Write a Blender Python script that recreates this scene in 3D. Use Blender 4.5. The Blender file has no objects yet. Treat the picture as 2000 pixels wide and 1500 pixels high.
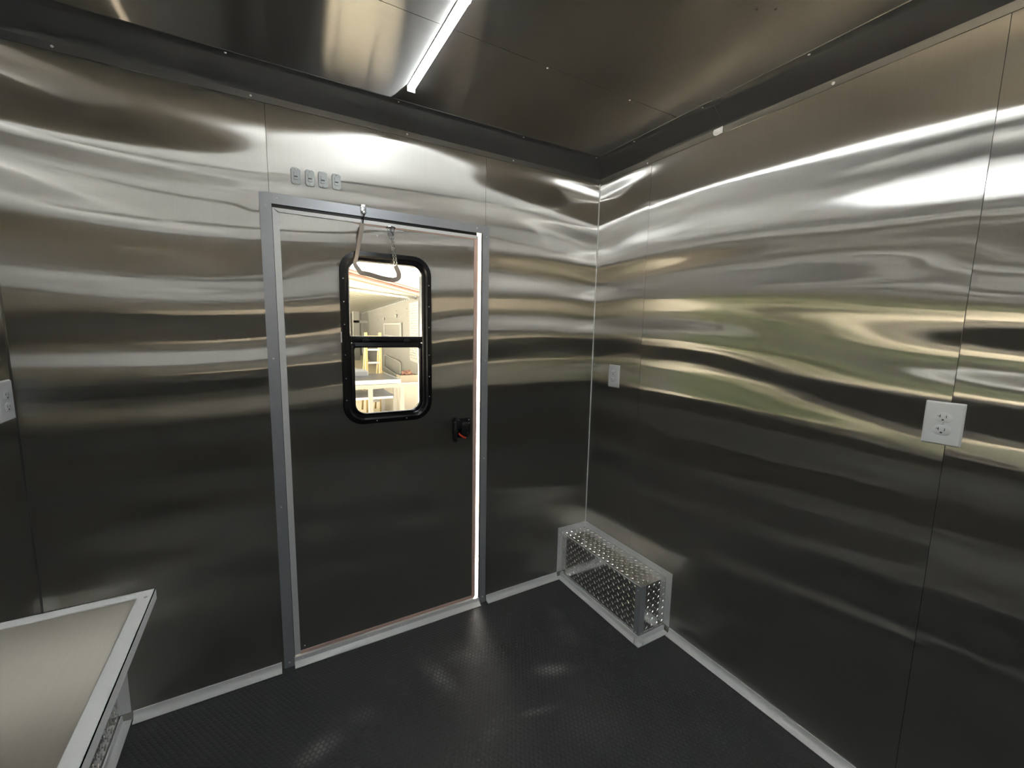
import bpy, bmesh, math, random
from mathutils import Vector, Matrix, Euler
random.seed(4)
S = bpy.context.scene
C = S.collection
PI = math.pi

# ------------------------------------------------------------------ camera
cam_d = bpy.data.cameras.new('camera')
cam = bpy.data.objects.new('camera', cam_d)
C.objects.link(cam)
r_ = Vector((0.8667271236, -0.4984091456, 0.0192981033))
u_ = Vector((0.0474902951, 0.1209760275, 0.9915187707))
f_ = Vector((0.4965166312, 0.8584597395, -0.1285228017))
M = Matrix(((r_.x, u_.x, -f_.x, -1.48281), (r_.y, u_.y, -f_.y, -1.72125), (r_.z, u_.z, -f_.z, 1.325), (0, 0, 0, 1)))
cam.matrix_world = M
cam_d.sensor_width = 36.0
cam_d.lens = 36.0 * 827.6 / 2000.0
cam_d.clip_start = 0.01
cam_d.clip_end = 300
S.camera = cam

# ------------------------------------------------------------------ world, sun, exposure
W = bpy.data.worlds.new('sky'); S.world = W; W.use_nodes = True
bgn = W.node_tree.nodes['Background']
bgn.inputs['Color'].default_value = (1.0, 0.97, 0.93, 1)
bgn.inputs['Strength'].default_value = 3.4
sd = bpy.data.lights.new('sun', 'SUN'); sd.energy = 150.0; sd.angle = 0.01; sd.color = (1.0, 0.95, 0.88)
so = bpy.data.objects.new('sun', sd); C.objects.link(so)
so.rotation_euler = Vector((0.50, -0.04, -0.86)).to_track_quat('-Z', 'Y').to_euler()
S.view_settings.view_transform = 'Standard'
S.view_settings.look = 'None'
S.view_settings.gamma = 1.0
S.view_settings.use_curve_mapping = False
S.view_settings.exposure = 0.0
S.cycles.max_bounces = 14
S.cycles.glossy_bounces = 12
S.cycles.diffuse_bounces = 3
S.cycles.transparent_max_bounces = 12
S.cycles.sample_clamp_indirect = 60.0

LED_POWER = 50.0

# ------------------------------------------------------------------ materials
def newmat(name):
    m = bpy.data.materials.new(name); m.use_nodes = True
    nt = m.node_tree; nt.nodes.clear()
    out = nt.nodes.new('ShaderNodeOutputMaterial')
    return m, nt, out

def N(nt, kind, **kw):
    n = nt.nodes.new(kind)
    for k, v in kw.items():
        if k in n.inputs: n.inputs[k].default_value = v
        else: setattr(n, k, v)
    return n

def math_(nt, op, a, b=None, c=None):
    n = nt.nodes.new('ShaderNodeMath'); n.operation = op
    for i, v in enumerate((a, b, c)):
        if v is None: continue
        if isinstance(v, (int, float)): n.inputs[i].default_value = v
        else: nt.links.new(v, n.inputs[i])
    return n.outputs[0]

def principled(name, col, rough=0.5, metal=0.0, noise=0.0, nscale=40.0, bump=0.0, spec=0.5):
    m, nt, out = newmat(name)
    p = N(nt, 'ShaderNodeBsdfPrincipled')
    p.inputs['Base Color'].default_value = (*col, 1)
    p.inputs['Roughness'].default_value = rough
    p.inputs['Metallic'].default_value = metal
    p.inputs['Specular IOR Level'].default_value = spec
    g = N(nt, 'ShaderNodeNewGeometry')
    nz = N(nt, 'ShaderNodeTexNoise'); nz.inputs['Scale'].default_value = nscale; nz.inputs['Detail'].default_value = 3
    nt.links.new(g.outputs['Position'], nz.inputs['Vector'])
    mix = N(nt, 'ShaderNodeMix', data_type='RGBA')
    mix.inputs[6].default_value = (*[c * (1 - noise) for c in col], 1)
    mix.inputs[7].default_value = (*[min(1, c * (1 + noise)) for c in col], 1)
    nt.links.new(nz.outputs['Fac'], mix.inputs[0])
    nt.links.new(mix.outputs[2], p.inputs['Base Color'])
    if bump:
        b = N(nt, 'ShaderNodeBump'); b.inputs['Strength'].default_value = 1.0; b.inputs['Distance'].default_value = bump
        nt.links.new(nz.outputs['Fac'], b.inputs['Height']); nt.links.new(b.outputs['Normal'], p.inputs['Normal'])
    nt.links.new(p.outputs[0], out.inputs[0])
    return m

def steel(name, tangent, uv, col=(0.62, 0.60, 0.565), dimples=(), wave=0.020, wscale=(0.6, 3.6), r1=0.17, r2=0.45, share=0.45, dark_lift=0.035, ripple=(30.0, 0.0042), an1=0.90, bow=None):
    """brushed stainless sheet: sharp across the grain, smeared along `tangent`;
    uv = two 3-vectors that pick the sheet's own horizontal and vertical"""
    m, nt, out = newmat(name)
    L = nt.links.new
    g = N(nt, 'ShaderNodeNewGeometry')
    def dot(v):
        n = nt.nodes.new('ShaderNodeVectorMath'); n.operation = 'DOT_PRODUCT'
        L(g.outputs['Position'], n.inputs[0]); n.inputs[1].default_value = v
        return n.outputs['Value']
    a, b = dot(uv[0]), dot(uv[1])
    oi = N(nt, 'ShaderNodeObjectInfo')
    rnd = math_(nt, 'MULTIPLY', oi.outputs['Random'], 0.12)
    def field(sa, sb, off, detail):
        cv = N(nt, 'ShaderNodeCombineXYZ')
        L(math_(nt, 'MULTIPLY', a, sa), cv.inputs[0]); L(math_(nt, 'MULTIPLY', b, sb), cv.inputs[1]); L(math_(nt, 'ADD', rnd, off), cv.inputs[2])
        nz = N(nt, 'ShaderNodeTexNoise'); nz.inputs['Scale'].default_value = 1.0; nz.inputs['Detail'].default_value = detail; nz.inputs['Roughness'].default_value = 0.4
        L(cv.outputs[0], nz.inputs['Vector'])
        return nz.outputs['Fac']
    h = math_(nt, 'MULTIPLY', field(wscale[0], wscale[1], 0.0, 0.5), wave)
    h = math_(nt, 'ADD', h, math_(nt, 'MULTIPLY', field(wscale[0] * 2.2, wscale[1] * 2.6, 5.0, 0.0), wave * 0.14))
    # rolled-in ripples: long soft corrugations that drift in spacing and depth
    ph = math_(nt, 'ADD', math_(nt, 'MULTIPLY', b, ripple[0]), math_(nt, 'MULTIPLY', field(0.45, 1.1, 9.0, 0.0), 17.0))
    am = math_(nt, 'MULTIPLY', math_(nt, 'SUBTRACT', field(0.7, 1.9, 13.0, 0.0), 0.12), ripple[1] * 2.0)
    h = math_(nt, 'ADD', h, math_(nt, 'MULTIPLY', math_(nt, 'SINE', ph), am))
    if bow:   # the sheet is pulled down towards its far edge
        q = math_(nt, 'MAXIMUM', math_(nt, 'SUBTRACT', a, bow[0]), 0.0)
        h = math_(nt, 'ADD', h, math_(nt, 'MULTIPLY', math_(nt, 'MULTIPLY', q, q), bow[1]))
    for (ca, cb, ra, rb, amp) in dimples:
        da = math_(nt, 'DIVIDE', math_(nt, 'SUBTRACT', a, ca), ra)
        db = math_(nt, 'DIVIDE', math_(nt, 'SUBTRACT', b, cb), rb)
        q = math_(nt, 'ADD', math_(nt, 'MULTIPLY', da, da), math_(nt, 'MULTIPLY', db, db))
        e = math_(nt, 'POWER', 2.71828, math_(nt, 'MULTIPLY', q, -1.0))
        h = math_(nt, 'ADD', h, math_(nt, 'MULTIPLY', e, amp))
    bp = N(nt, 'ShaderNodeBump'); bp.inputs['Strength'].default_value = 1.0; bp.inputs['Distance'].default_value = 1.0
    L(h, bp.inputs['Height'])
    T = N(nt, 'ShaderNodeCombineXYZ')
    # the lobe widens across its tangent vector, so feed the sheet's other in-plane axis
    grain = Vector(uv[1]) if abs(Vector(tangent).dot(Vector(uv[0]))) > 0.5 else Vector(uv[0])
    for i in range(3): T.inputs[i].default_value = grain[i]
    # fine brush lines: a very stretched noise in roughness and tone
    tdot = dot(tangent); other = dot(uv[1]) if abs(Vector(tangent).dot(Vector(uv[0]))) > 0.5 else dot(uv[0])
    cv = N(nt, 'ShaderNodeCombineXYZ')
    L(math_(nt, 'MULTIPLY', tdot, 240.0), cv.inputs[0]); L(math_(nt, 'MULTIPLY', other, 2.2), cv.inputs[1])
    nz = N(nt, 'ShaderNodeTexNoise'); nz.inputs['Scale'].default_value = 1.0; nz.inputs['Detail'].default_value = 2
    L(cv.outputs[0], nz.inputs['Vector'])
    cr = N(nt, 'ShaderNodeMix', data_type='RGBA')
    cr.inputs[6].default_value = (*[c * 0.955 for c in col], 1); cr.inputs[7].default_value = (*[c * 1.045 for c in col], 1)
    L(nz.outputs['Fac'], cr.inputs[0])
    def lobe(r, an):
        n = N(nt, 'ShaderNodeBsdfAnisotropic')
        n.inputs['Roughness'].default_value = r; n.inputs['Anisotropy'].default_value = an
        L(cr.outputs[2], n.inputs['Color']); L(T.outputs[0], n.inputs['Tangent']); L(bp.outputs[0], n.inputs['Normal'])
        return n
    m1, m2 = lobe(r1, an1), lobe(r2, 0.95)
    ms = N(nt, 'ShaderNodeMixShader'); ms.inputs[0].default_value = share
    L(m1.outputs[0], ms.inputs[1]); L(m2.outputs[0], ms.inputs[2])
    df_ = N(nt, 'ShaderNodeBsdfDiffuse'); df_.inputs[0].default_value = (*col, 1)   # small diffuse share added to lift the darks
    mh = N(nt, 'ShaderNodeMixShader'); mh.inputs[0].default_value = dark_lift
    L(ms.outputs[0], mh.inputs[1]); L(df_.outputs[0], mh.inputs[2]); L(mh.outputs[0], out.inputs[0])
    return m

X3, Y3, Z3 = (1, 0, 0), (0, 1, 0), (0, 0, 1)
M_DOORWALL = steel('brushed_steel_far', X3, (X3, Z3), dimples=((-1.505, 1.725, 0.035, 0.035, 0.0011), (-0.600, 1.725, 0.035, 0.035, 0.0011), (-0.03, 1.66, 0.05, 0.02, 0.0010), (-0.3, 1.64, 0.14, 0.03, -0.0006)))
M_SIDEWALL = steel('brushed_steel_side', Y3, (Y3, Z3), dimples=((-0.04, 1.70, 0.05, 0.03, 0.0010), (-0.30, 1.73, 0.12, 0.03, 0.0006), (-1.36, 1.045, 0.15, 0.05, -0.0010)))
M_CEIL = steel('brushed_steel_ceiling', Y3, (Y3, X3), wave=0.006, wscale=(0.9, 2.4), bow=(-1.3, 0.10), r1=0.36, r2=0.6, share=0.3, an1=0.99, ripple=(16.0, 0.0012))
M_DOOR = steel('brushed_steel_door', X3, (X3, Z3), dimples=((-1.045, 1.69, 0.06, 0.02, 0.0007),))
M_COVE = steel('polished_cove_steel', X3, (X3, Z3), wave=0.0006, wscale=(1.5, 4), r1=0.22, r2=0.4, share=0.3, ripple=(10.0, 0.0), col=(0.60, 0.60, 0.60))
M_COVE_SIDE = steel('polished_cove_steel_side', Y3, (Y3, Z3), wave=0.0006, wscale=(1.5, 4), r1=0.22, r2=0.4, share=0.3, ripple=(10.0, 0.0), col=(0.60, 0.60, 0.59))
M_TOP = steel('worktop_steel', X3, (X3, Y3), wave=0.0012, wscale=(2.0, 2.0), r1=0.5, r2=0.75, share=0.6, ripple=(8.0, 0.0), col=(0.78, 0.75, 0.69))
M_ALU = principled('mill_aluminium', (0.84, 0.86, 0.87), 0.42, 0.12, 0.03, 60)
M_ALU_DK = principled('door_frame_aluminium', (0.46, 0.49, 0.53), 0.36, 0.45, 0.03, 60)
M_TREAD = principled('bright_tread_plate', (0.80, 0.79, 0.77), 0.13, 0.92, 0.03, 30)
M_SCREW = principled('zinc_screw', (0.92, 0.92, 0.91), 0.3, 0.25)
M_BACK = principled('dark_seam_backing', (0.05, 0.05, 0.05), 0.7)
M_OUT = principled('outer_skin_black', (0.03, 0.03, 0.03), 0.4)
M_WHITE = principled('white_plastic', (0.78, 0.80, 0.82), 0.32, 0.0, 0.01)
M_SLOT = principled('socket_slot_dark', (0.03, 0.03, 0.03), 0.6)
M_SLOTG = principled('socket_blade_slot', (0.10, 0.11, 0.11), 0.5)
M_GREYP = principled('pale_grey_plastic', (0.58, 0.63, 0.64), 0.4, 0.0, 0.02)
M_GREYD = principled('grey_plastic_shadow_slot', (0.12, 0.14, 0.15), 0.5)
M_BLACK = principled('black_powder_coat', (0.006, 0.006, 0.007), 0.25, 0.0, 0.1, 200)
M_BLACKM = principled('black_moulded_plastic', (0.008, 0.008, 0.009), 0.4)
M_RED = principled('red_lever_plastic', (0.90, 0.06, 0.03), 0.4)
M_GAPGLOW = principled('peach_gap_glow', (0.80, 0.58, 0.50), 0.6)  # peach colour stands in for sun bloom at the door gap
M_STRAP = principled('grey_webbing', (0.40, 0.35, 0.30), 0.8, 0.0, 0.2, 300)
M_CHAIN = principled('zinc_chain', (0.55, 0.56, 0.56), 0.25, 1.0)

def glassmat():
    m, nt, out = newmat('window_glass')
    tr = N(nt, 'ShaderNodeBsdfTransparent'); tr.inputs[0].default_value = (0.93, 0.95, 0.94, 1)
    gl = N(nt, 'ShaderNodeBsdfGlossy'); gl.inputs['Roughness'].default_value = 0.02
    lw = N(nt, 'ShaderNodeLayerWeight'); lw.inputs['Blend'].default_value = 0.5
    fr_ = math_(nt, 'MULTIPLY_ADD', math_(nt, 'POWER', lw.outputs['Facing'], 5.0), 0.9, 0.04)
    ms = N(nt, 'ShaderNodeMixShader')
    nt.links.new(fr_, ms.inputs[0]); nt.links.new(tr.outputs[0], ms.inputs[1]); nt.links.new(gl.outputs[0], ms.inputs[2])
    nt.links.new(ms.outputs[0], out.inputs[0])
    return m
M_GLASS = glassmat()

def emis(name, col, s):
    m, nt, out = newmat(name)
    e = N(nt, 'ShaderNodeEmission'); e.inputs[0].default_value = (*col, 1); e.inputs[1].default_value = s
    nt.links.new(e.outputs[0], out.inputs[0]); return m
M_LED = emis('led_diffuser', (0.92, 0.97, 1.0), LED_POWER)

def floormat():
    m, nt, out = newmat('black_coin_rubber'); L = nt.links.new
    p = N(nt, 'ShaderNodeBsdfPrincipled')
    g = N(nt, 'ShaderNodeNewGeometry'); sp = N(nt, 'ShaderNodeSeparateXYZ'); L(g.outputs['Position'], sp.inputs[0])
    x, y = sp.outputs[0], sp.outputs[1]
    cv = N(nt, 'ShaderNodeCombineXYZ')
    # sheared lattice = hexagonal coins
    L(math_(nt, 'MULTIPLY', math_(nt, 'ADD', x, math_(nt, 'MULTIPLY', y, 0.577)), 68.0), cv.inputs[0])
    L(math_(nt, 'MULTIPLY', y, 78.5), cv.inputs[1])
    def coin(ox, oy):
        # distance to nearest lattice point in true space, one centre at a time
        fx = math_(nt, 'FRACT', math_(nt, 'ADD', math_(nt, 'MULTIPLY', x, 62.0), ox))
        fy = math_(nt, 'FRACT', math_(nt, 'ADD', math_(nt, 'MULTIPLY', y, 62.0 / 1.732), oy))
        dx = math_(nt, 'SUBTRACT', fx, 0.5); dy = math_(nt, 'MULTIPLY', math_(nt, 'SUBTRACT', fy, 0.5), 1.732)
        return math_(nt, 'SQRT', math_(nt, 'ADD', math_(nt, 'MULTIPLY', dx, dx), math_(nt, 'MULTIPLY', dy, dy)))
    d = math_(nt, 'MINIMUM', coin(0, 0), coin(0.5, 0.5))
    mr = N(nt, 'ShaderNodeMapRange'); mr.inputs[1].default_value = 0.30; mr.inputs[2].default_value = 0.42
    mr.inputs[3].default_value = 1.0; mr.inputs[4].default_value = 0.0
    L(d, mr.inputs[0]); raised = mr.outputs[0]
    dust = None
    for (cx, cy, ra, rb, rot, amp) in ((-0.972, -0.32, 0.030, 0.085, 0.25, 1.0), (-0.572, -0.505, 0.058, 0.024, -0.40, 1.5), (-0.724, -0.63, 0.06, 0.012, -0.25, 0.8),
                                       (-1.40, -0.41, 0.06, 0.03, 0.3, 1.1), (-1.257, -0.355, 0.05, 0.03, -0.4, 0.35), (-0.398, -0.38, 0.05, 0.06, 0.3, 0.35),
                                       (-0.36, -0.24, 0.03, 0.05, 0.0, 0.3), (-0.85, -0.27, 0.05, 0.07, 0.9, 0.4), (-0.60, -0.75, 0.1, 0.1, 0.0, 0.18), (-0.9, -0.62, 0.05, 0.03, 0.4, 0.2)):
        c, s = math.cos(rot), math.sin(rot)
        dx = math_(nt, 'SUBTRACT', x, cx); dy = math_(nt, 'SUBTRACT', y, cy)
        p1 = math_(nt, 'DIVIDE', math_(nt, 'ADD', math_(nt, 'MULTIPLY', dx, c), math_(nt, 'MULTIPLY', dy, s)), ra)
        p2 = math_(nt, 'DIVIDE', math_(nt, 'SUBTRACT', math_(nt, 'MULTIPLY', dy, c), math_(nt, 'MULTIPLY', dx, s)), rb)
        q = math_(nt, 'ADD', math_(nt, 'MULTIPLY', p1, p1), math_(nt, 'MULTIPLY', p2, p2))
        e = math_(nt, 'MULTIPLY', math_(nt, 'POWER', 2.71828, math_(nt, 'MULTIPLY', q, -1.0)), amp)
        dust = e if dust is None else math_(nt, 'ADD', dust, e)
    nz = N(nt, 'ShaderNodeTexNoise'); nz.inputs['Scale'].default_value = 22; nz.inputs['Detail'].default_value = 5; L(g.outputs['Position'], nz.inputs['Vector'])
    fac = math_(nt, 'MULTIPLY', math_(nt, 'MULTIPLY', dust, math_(nt, 'MULTIPLY_ADD', raised, 0.65, 0.35)), math_(nt, 'MULTIPLY', nz.outputs['Fac'], 1.5))
    nz2 = N(nt, 'ShaderNodeTexNoise'); nz2.inputs['Scale'].default_value = 5; nz2.inputs['Detail'].default_value = 4; L(g.outputs['Position'], nz2.inputs['Vector'])
    film = math_(nt, 'MULTIPLY', math_(nt, 'SUBTRACT', nz2.outputs['Fac'], 0.42), 0.10)
    fac = N(nt, 'ShaderNodeClamp').inputs[0] if False else math_(nt, 'MINIMUM', math_(nt, 'MAXIMUM', math_(nt, 'ADD', fac, film), 0.0), 0.9)
    mix = N(nt, 'ShaderNodeMix', data_type='RGBA')
    mix.inputs[6].default_value = (0.040, 0.042, 0.046, 1); mix.inputs[7].default_value = (0.30, 0.295, 0.29, 1)
    L(fac, mix.inputs[0]); L(mix.outputs[2], p.inputs['Base Color'])
    p.inputs['Roughness'].default_value = 0.42
    L(math_(nt, 'MULTIPLY_ADD', fac, 0.35, 0.40), p.inputs['Roughness'])
    b = N(nt, 'ShaderNodeBump'); b.inputs['Strength'].default_value = 0.8; b.inputs['Distance'].default_value = 0.0009
    L(raised, b.inputs['Height']); L(b.outputs[0], p.inputs['Normal'])
    L(p.outputs[0], out.inputs[0])
    return m
M_FLOOR = floormat()

# ------------------------------------------------------------------ mesh helpers
def box(bm, lo, hi, bev=0.0):
    r = bmesh.ops.create_cube(bm, size=1.0)
    vs = r['verts']
    for v in vs:
        v.co = Vector([lo[i] + (v.co[i] + 0.5) * (hi[i] - lo[i]) for i in range(3)])
    if bev > 0:
        es = list({e for v in vs for e in v.link_edges})
        bmesh.ops.bevel(bm, geom=es, offset=bev, segments=2, affect='EDGES', profile=0.6)
    return vs

def link(name, bm, mat, parent=None, smooth=False, mats=None):
    bmesh.ops.recalc_face_normals(bm, faces=bm.faces[:])
    me = bpy.data.meshes.new(name); bm.to_mesh(me); bm.free()
    for mm in (mats or [mat]): me.materials.append(mm)
    if smooth:
        for p in me.polygons: p.use_smooth = True
        try: me.set_sharp_from_angle(angle=math.radians(35))
        except Exception: pass
    o = bpy.data.objects.new(name, me); C.objects.link(o)
    if parent is not None:
        o.parent = parent
        o.matrix_parent_inverse = Matrix.Translation(-Vector(parent.location)) if parent.type == 'EMPTY' and tuple(parent.rotation_euler) == (0, 0, 0) else parent.matrix_basis.inverted()
    return o

def struct(o): o['kind'] = 'structure'; return o
def thing(name, loc, label, cat, group=None):
    o = bpy.data.objects.new(name, None); C.objects.link(o); o.location = loc; o.empty_display_size = 0.05
    o['label'] = label; o['category'] = cat
    if group: o['group'] = group
    return o
def tag(o, label, cat, group=None):
    o['label'] = label; o['category'] = cat
    if group: o['group'] = group
    return o

def extrude(bm, prof, axis, a, b):
    """closed 2-D profile swept straight from a to b. axis 'x': prof=(y,z); 'y': prof=(x,z); 'z': prof=(x,y)"""
    def P(t, p):
        return {'x': (t, p[0], p[1]), 'y': (p[0], t, p[1]), 'z': (p[0], p[1], t)}[axis]
    A = [bm.verts.new(P(a, p)) for p in prof]; B = [bm.verts.new(P(b, p)) for p in prof]
    n = len(prof)
    for i in range(n):
        bm.faces.new((A[i], A[(i + 1) % n], B[(i + 1) % n], B[i]))
    bm.faces.new(A[::-1]); bm.faces.new(B)

def rrect(x0, x1, z0, z1, r, n=8, rb=None):
    """rounded rectangle, r for the top corners, rb for the bottom"""
    rb = r if rb is None else rb
    pts = []
    for cx, cz, rr, a0 in ((x1 - r, z1 - r, r, 0), (x0 + r, z1 - r, r, PI / 2), (x0 + rb, z0 + rb, rb, PI), (x1 - rb, z0 + rb, rb, 1.5 * PI)):
        for i in range(n + 1):
            a = a0 + PI / 2 * i / n
            pts.append((cx + rr * math.cos(a), cz + rr * math.sin(a)))
    return pts

def loft(bm, loops, cap0=False, cap1=False, closed=False):
    rings = [[bm.verts.new(p) for p in lp] for lp in loops]
    n = len(rings[0])
    seq = list(zip(rings, rings[1:])) + ([(rings[-1], rings[0])] if closed else [])
    for A, B in seq:
        for i in range(n):
            bm.faces.new((A[i], A[(i + 1) % n], B[(i + 1) % n], B[i]))
    if cap0: bm.faces.new(rings[0][::-1])
    if cap1: bm.faces.new(rings[-1])

def tube(bm, pts, r, seg=8, flat=None, closed=False):
    """swept round (or flat=(w,t)) section along pts"""
    rings = []
    n = len(pts)
    up0 = Vector((0, 1, 0))
    for i, p in enumerate(pts):
        p = Vector(p)
        if closed: d = Vector(pts[(i + 1) % n]) - Vector(pts[i - 1])
        else: d = Vector(pts[min(i + 1, n - 1)]) - Vector(pts[max(i - 1, 0)])
        d.normalize()
        up = up0 if abs(d.dot(up0)) < 0.9 else Vector((0, 0, 1))
        s = d.cross(up).normalized(); t = s.cross(d).normalized()
        ring = []
        for k in range(seg):
            a = 2 * PI * k / seg
            if flat: ring.append(bm.verts.new(p + t * (flat[0] / 2 * math.cos(a)) + s * (flat[1] / 2 * math.sin(a))))
            else: ring.append(bm.verts.new(p + s * (r * math.cos(a)) + t * (r * math.sin(a))))
        rings.append(ring)
    m = len(rings)
    for i in range(m if closed else m - 1):
        A, B = rings[i], rings[(i + 1) % m]
        for k in range(seg): bm.faces.new((A[k], A[(k + 1) % seg], B[(k + 1) % seg], B[k]))
    if not closed: bm.faces.new(rings[0][::-1]); bm.faces.new(rings[-1])

_screw = {}
def screw(pos, nrm, parent, r=0.0036, name='screw', mat=None):
    key = (round(r, 5), (mat or M_SCREW).name)
    if key not in _screw:
        bm = bmesh.new()
        prof = [(r, 0), (r * 0.95, r * 0.25), (r * 0.7, r * 0.5), (r * 0.35, r * 0.62)]
        rings = [[bm.verts.new((a * math.cos(2 * PI * k / 12), a * math.sin(2 * PI * k / 12), h)) for k in range(12)] for a, h in prof]
        for A, B in zip(rings, rings[1:]):
            for k in range(12): bm.faces.new((A[k], A[(k + 1) % 12], B[(k + 1) % 12], B[k]))
        cc = [bm.verts.new((r * 0.35 * math.cos(2 * PI * k / 12), r * 0.35 * math.sin(2 * PI * k / 12), r * 0.25)) for k in range(12)]
        for k in range(12): bm.faces.new((rings[-1][k], rings[-1][(k + 1) % 12], cc[(k + 1) % 12], cc[k]))
        bm.faces.new(cc); bm.faces.new(rings[0][::-1])
        bmesh.ops.recalc_face_normals(bm, faces=bm.faces[:])
        me = bpy.data.meshes.new('screw'); bm.to_mesh(me); bm.free(); me.materials.append(mat or M_SCREW)
        for p in me.polygons: p.use_smooth = True
        _screw[key] = me
    o = bpy.data.objects.new(name, _screw[key]); C.objects.link(o)
    q = Vector(nrm).to_track_quat('Z', 'Y')
    mw = Matrix.Translation(Vector(pos)) @ q.to_matrix().to_4x4()
    o.parent = parent
    chain = Matrix.Identity(4); pp = parent
    mats = []
    while pp is not None:
        mats.append(pp.matrix_basis if pp.parent is None else pp.matrix_parent_inverse @ pp.matrix_basis); pp = pp.parent
    for k in reversed(mats): chain = chain @ k
    o.matrix_parent_inverse = chain.inverted()
    o.matrix_basis = mw
    return o

XL, YN, H = -2.11, -4.60, 2.134       # left wall, near end wall, ceiling height
T = 0.0015                            # sheet thickness
DX0, DX1, DZ = -1.449, -0.6535, 1.735  # door opening

# ------------------------------------------------------------------ structure
bm = bmesh.new(); box(bm, (XL - 0.05, YN - 0.05, -0.06), (0.05, 0.05, 0.0))
floor = struct(link('floor', bm, M_FLOOR))

def wall(name, cells, thick_axis, p0, p1, cut_mat=M_BACK):
    bm = bmesh.new()
    for (a0, a1, z0, z1) in cells:
        if thick_axis == 'y': box(bm, (a0, p0, z0), (a1, p1, z1))
        else: box(bm, (p0, a0, z0), (p1, a1, z1))
    return struct(link(name, bm, cut_mat))

def sheets(parent, cells, axis, p0, p1, mat, name='steel_sheet', seg=1):
    g = 0.0008
    for (a0, a1, z0, z1) in cells:
        bm = bmesh.new()
        if axis == 'y': box(bm, (a0 + g, p0, z0), (a1 - g, p1, z1))
        else: box(bm, (p0, a0 + g, z0), (p1, a1 - g, z1))
        link(name, bm, mat, parent)

wf = wall('wall_far', [(XL, DX0, 0, H), (DX1, 0.05, 0, H), (DX0, DX1, DZ, H)], 'y', T, 0.05)
sheets(wf, [(XL, -1.453, 0, H), (-0.636, 0.0, 0, H)], 'y', 0.0, T, M_DOORWALL)
sheets(wf, [(-1.453, -0.636, DZ, H)], 'y', 0.0, T, M_DOORWALL)
wr = wall('wall_right', [(YN, 0.0, 0, H)], 'x', T, 0.05)
sheets(wr, [(-0.332, 0, 0, H), (-1.364, -0.332, 0, H), (-2.584, -1.364, 0, H), (-3.80, -2.584, 0, H), (YN, -3.80, 0, H)], 'x', 0.0, T, M_SIDEWALL)
# left wall with an unseen opening added above the worktop for daylight and reflections
SY0, SY1, SZ0, SZ1 = -2.35, -1.90, 0.98, 1.50
wl = wall('wall_left', [(SY1, 0.05, 0, H), (YN, SY0, 0, H), (SY0, SY1, 0, SZ0), (SY0, SY1, SZ1, H)], 'x', XL - 0.05, XL - T)
sheets(wl, [(-1.15, 0.0, 0, H), (SY1, -1.15, 0, H), (SY0, SY1, 0, SZ0), (SY0, SY1, SZ1, H), (YN, SY0, 0, H)], 'x', XL - T, XL, M_SIDEWALL)
bm = bmesh.new()
for lo, hi in (((XL - 0.05, SY0 - 0.03, SZ0 - 0.03), (XL + 0.003, SY1 + 0.03, SZ0)), ((XL - 0.05, SY0 - 0.03, SZ1), (XL + 0.003, SY1 + 0.03, SZ1 + 0.03)),
               ((XL - 0.05, SY0 - 0.03, SZ0), (XL + 0.003, SY0, SZ1)), ((XL - 0.05, SY1, SZ0), (XL + 0.003, SY1 + 0.03, SZ1))): box(bm, lo, hi)
struct(link('added_window_1', bm, M_ALU))  # frame of the added, unseen opening
wn = wall('wall_near', [(XL - 0.05, 0.05, 0, H)], 'y', YN - 0.05, YN - T)
sheets(wn, [(XL, -1.22, 0, H), (-1.22, 0, 0, H)], 'y', YN - T, YN, M_DOORWALL)
bm = bmesh.new(); box(bm, (XL - 0.05, YN - 0.05, H + T), (0.05, 0.05, H + 0.06)); ceil = struct(link('ceiling', bm, M_BACK))
for y0, y1 in ((-0.53, 0.0), (-1.75, -0.53), (-2.97, -1.75), (YN, -2.97)):
    bm = bmesh.new(); box(bm, (XL, y0 + 0.001, H), (0, y1 - 0.001, H + T)); link('steel_sheet', bm, M_CEIL, ceil)
for q in ((-0.684, -0.524), (-0.333, -0.524), (-1.40, -0.524), (-1.9, -0.524)):
    screw((q[0], q[1], H), (0, 0, -1), ceil)
for q in ((-0.376, -1.0), (-0.336, -1.024)):
    screw((q[0], q[1], H), (0, 0, -1), ceil, r=0.003, mat=M_BACK, name='dark_dent')  # dark heads stand for two small dents in the ceiling sheet

# coved ceiling trim: flat lip on the wall, hollow curve, flat lip on the ceiling
def cove_profile():
    pts = [(0.0, 2.050), (0.0025, 2.050), (0.003, 2.0715)]
    for i in range(1, 12):
        t = i / 12.0
        # quadratic curve, hollow towards the corner
        P0, P1, P2 = (0.003, 2.0715), (0.0285, 2.106), (0.066, H - 0.003)
        pts.append(((1 - t) ** 2 * P0[0] + 2 * t * (1 - t) * P1[0] + t * t * P2[0], (1 - t) ** 2 * P0[1] + 2 * t * (1 - t) * P1[1] + t * t * P2[1]))
    pts += [(0.066, H - 0.003), (0.092, H - 0.0025), (0.092, H), (0.0, H)]
    return pts
cp = cove_profile()
bm = bmesh.new(); extrude(bm, [(-d, z) for d, z in cp], 'x', XL, 0.0); cf = struct(link('trim_1', bm, M_COVE, smooth=True))
for x in (-1.491, -0.977, -0.504, -1.95): screw((x, -0.0026, 2.061), (0, -1, 0), cf)
for x in (-1.55, -1.03, -0.50, -0.10): screw((x, -0.080, H - 0.0026), (0, 0, -1), cf)
cr_ = None
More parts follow.
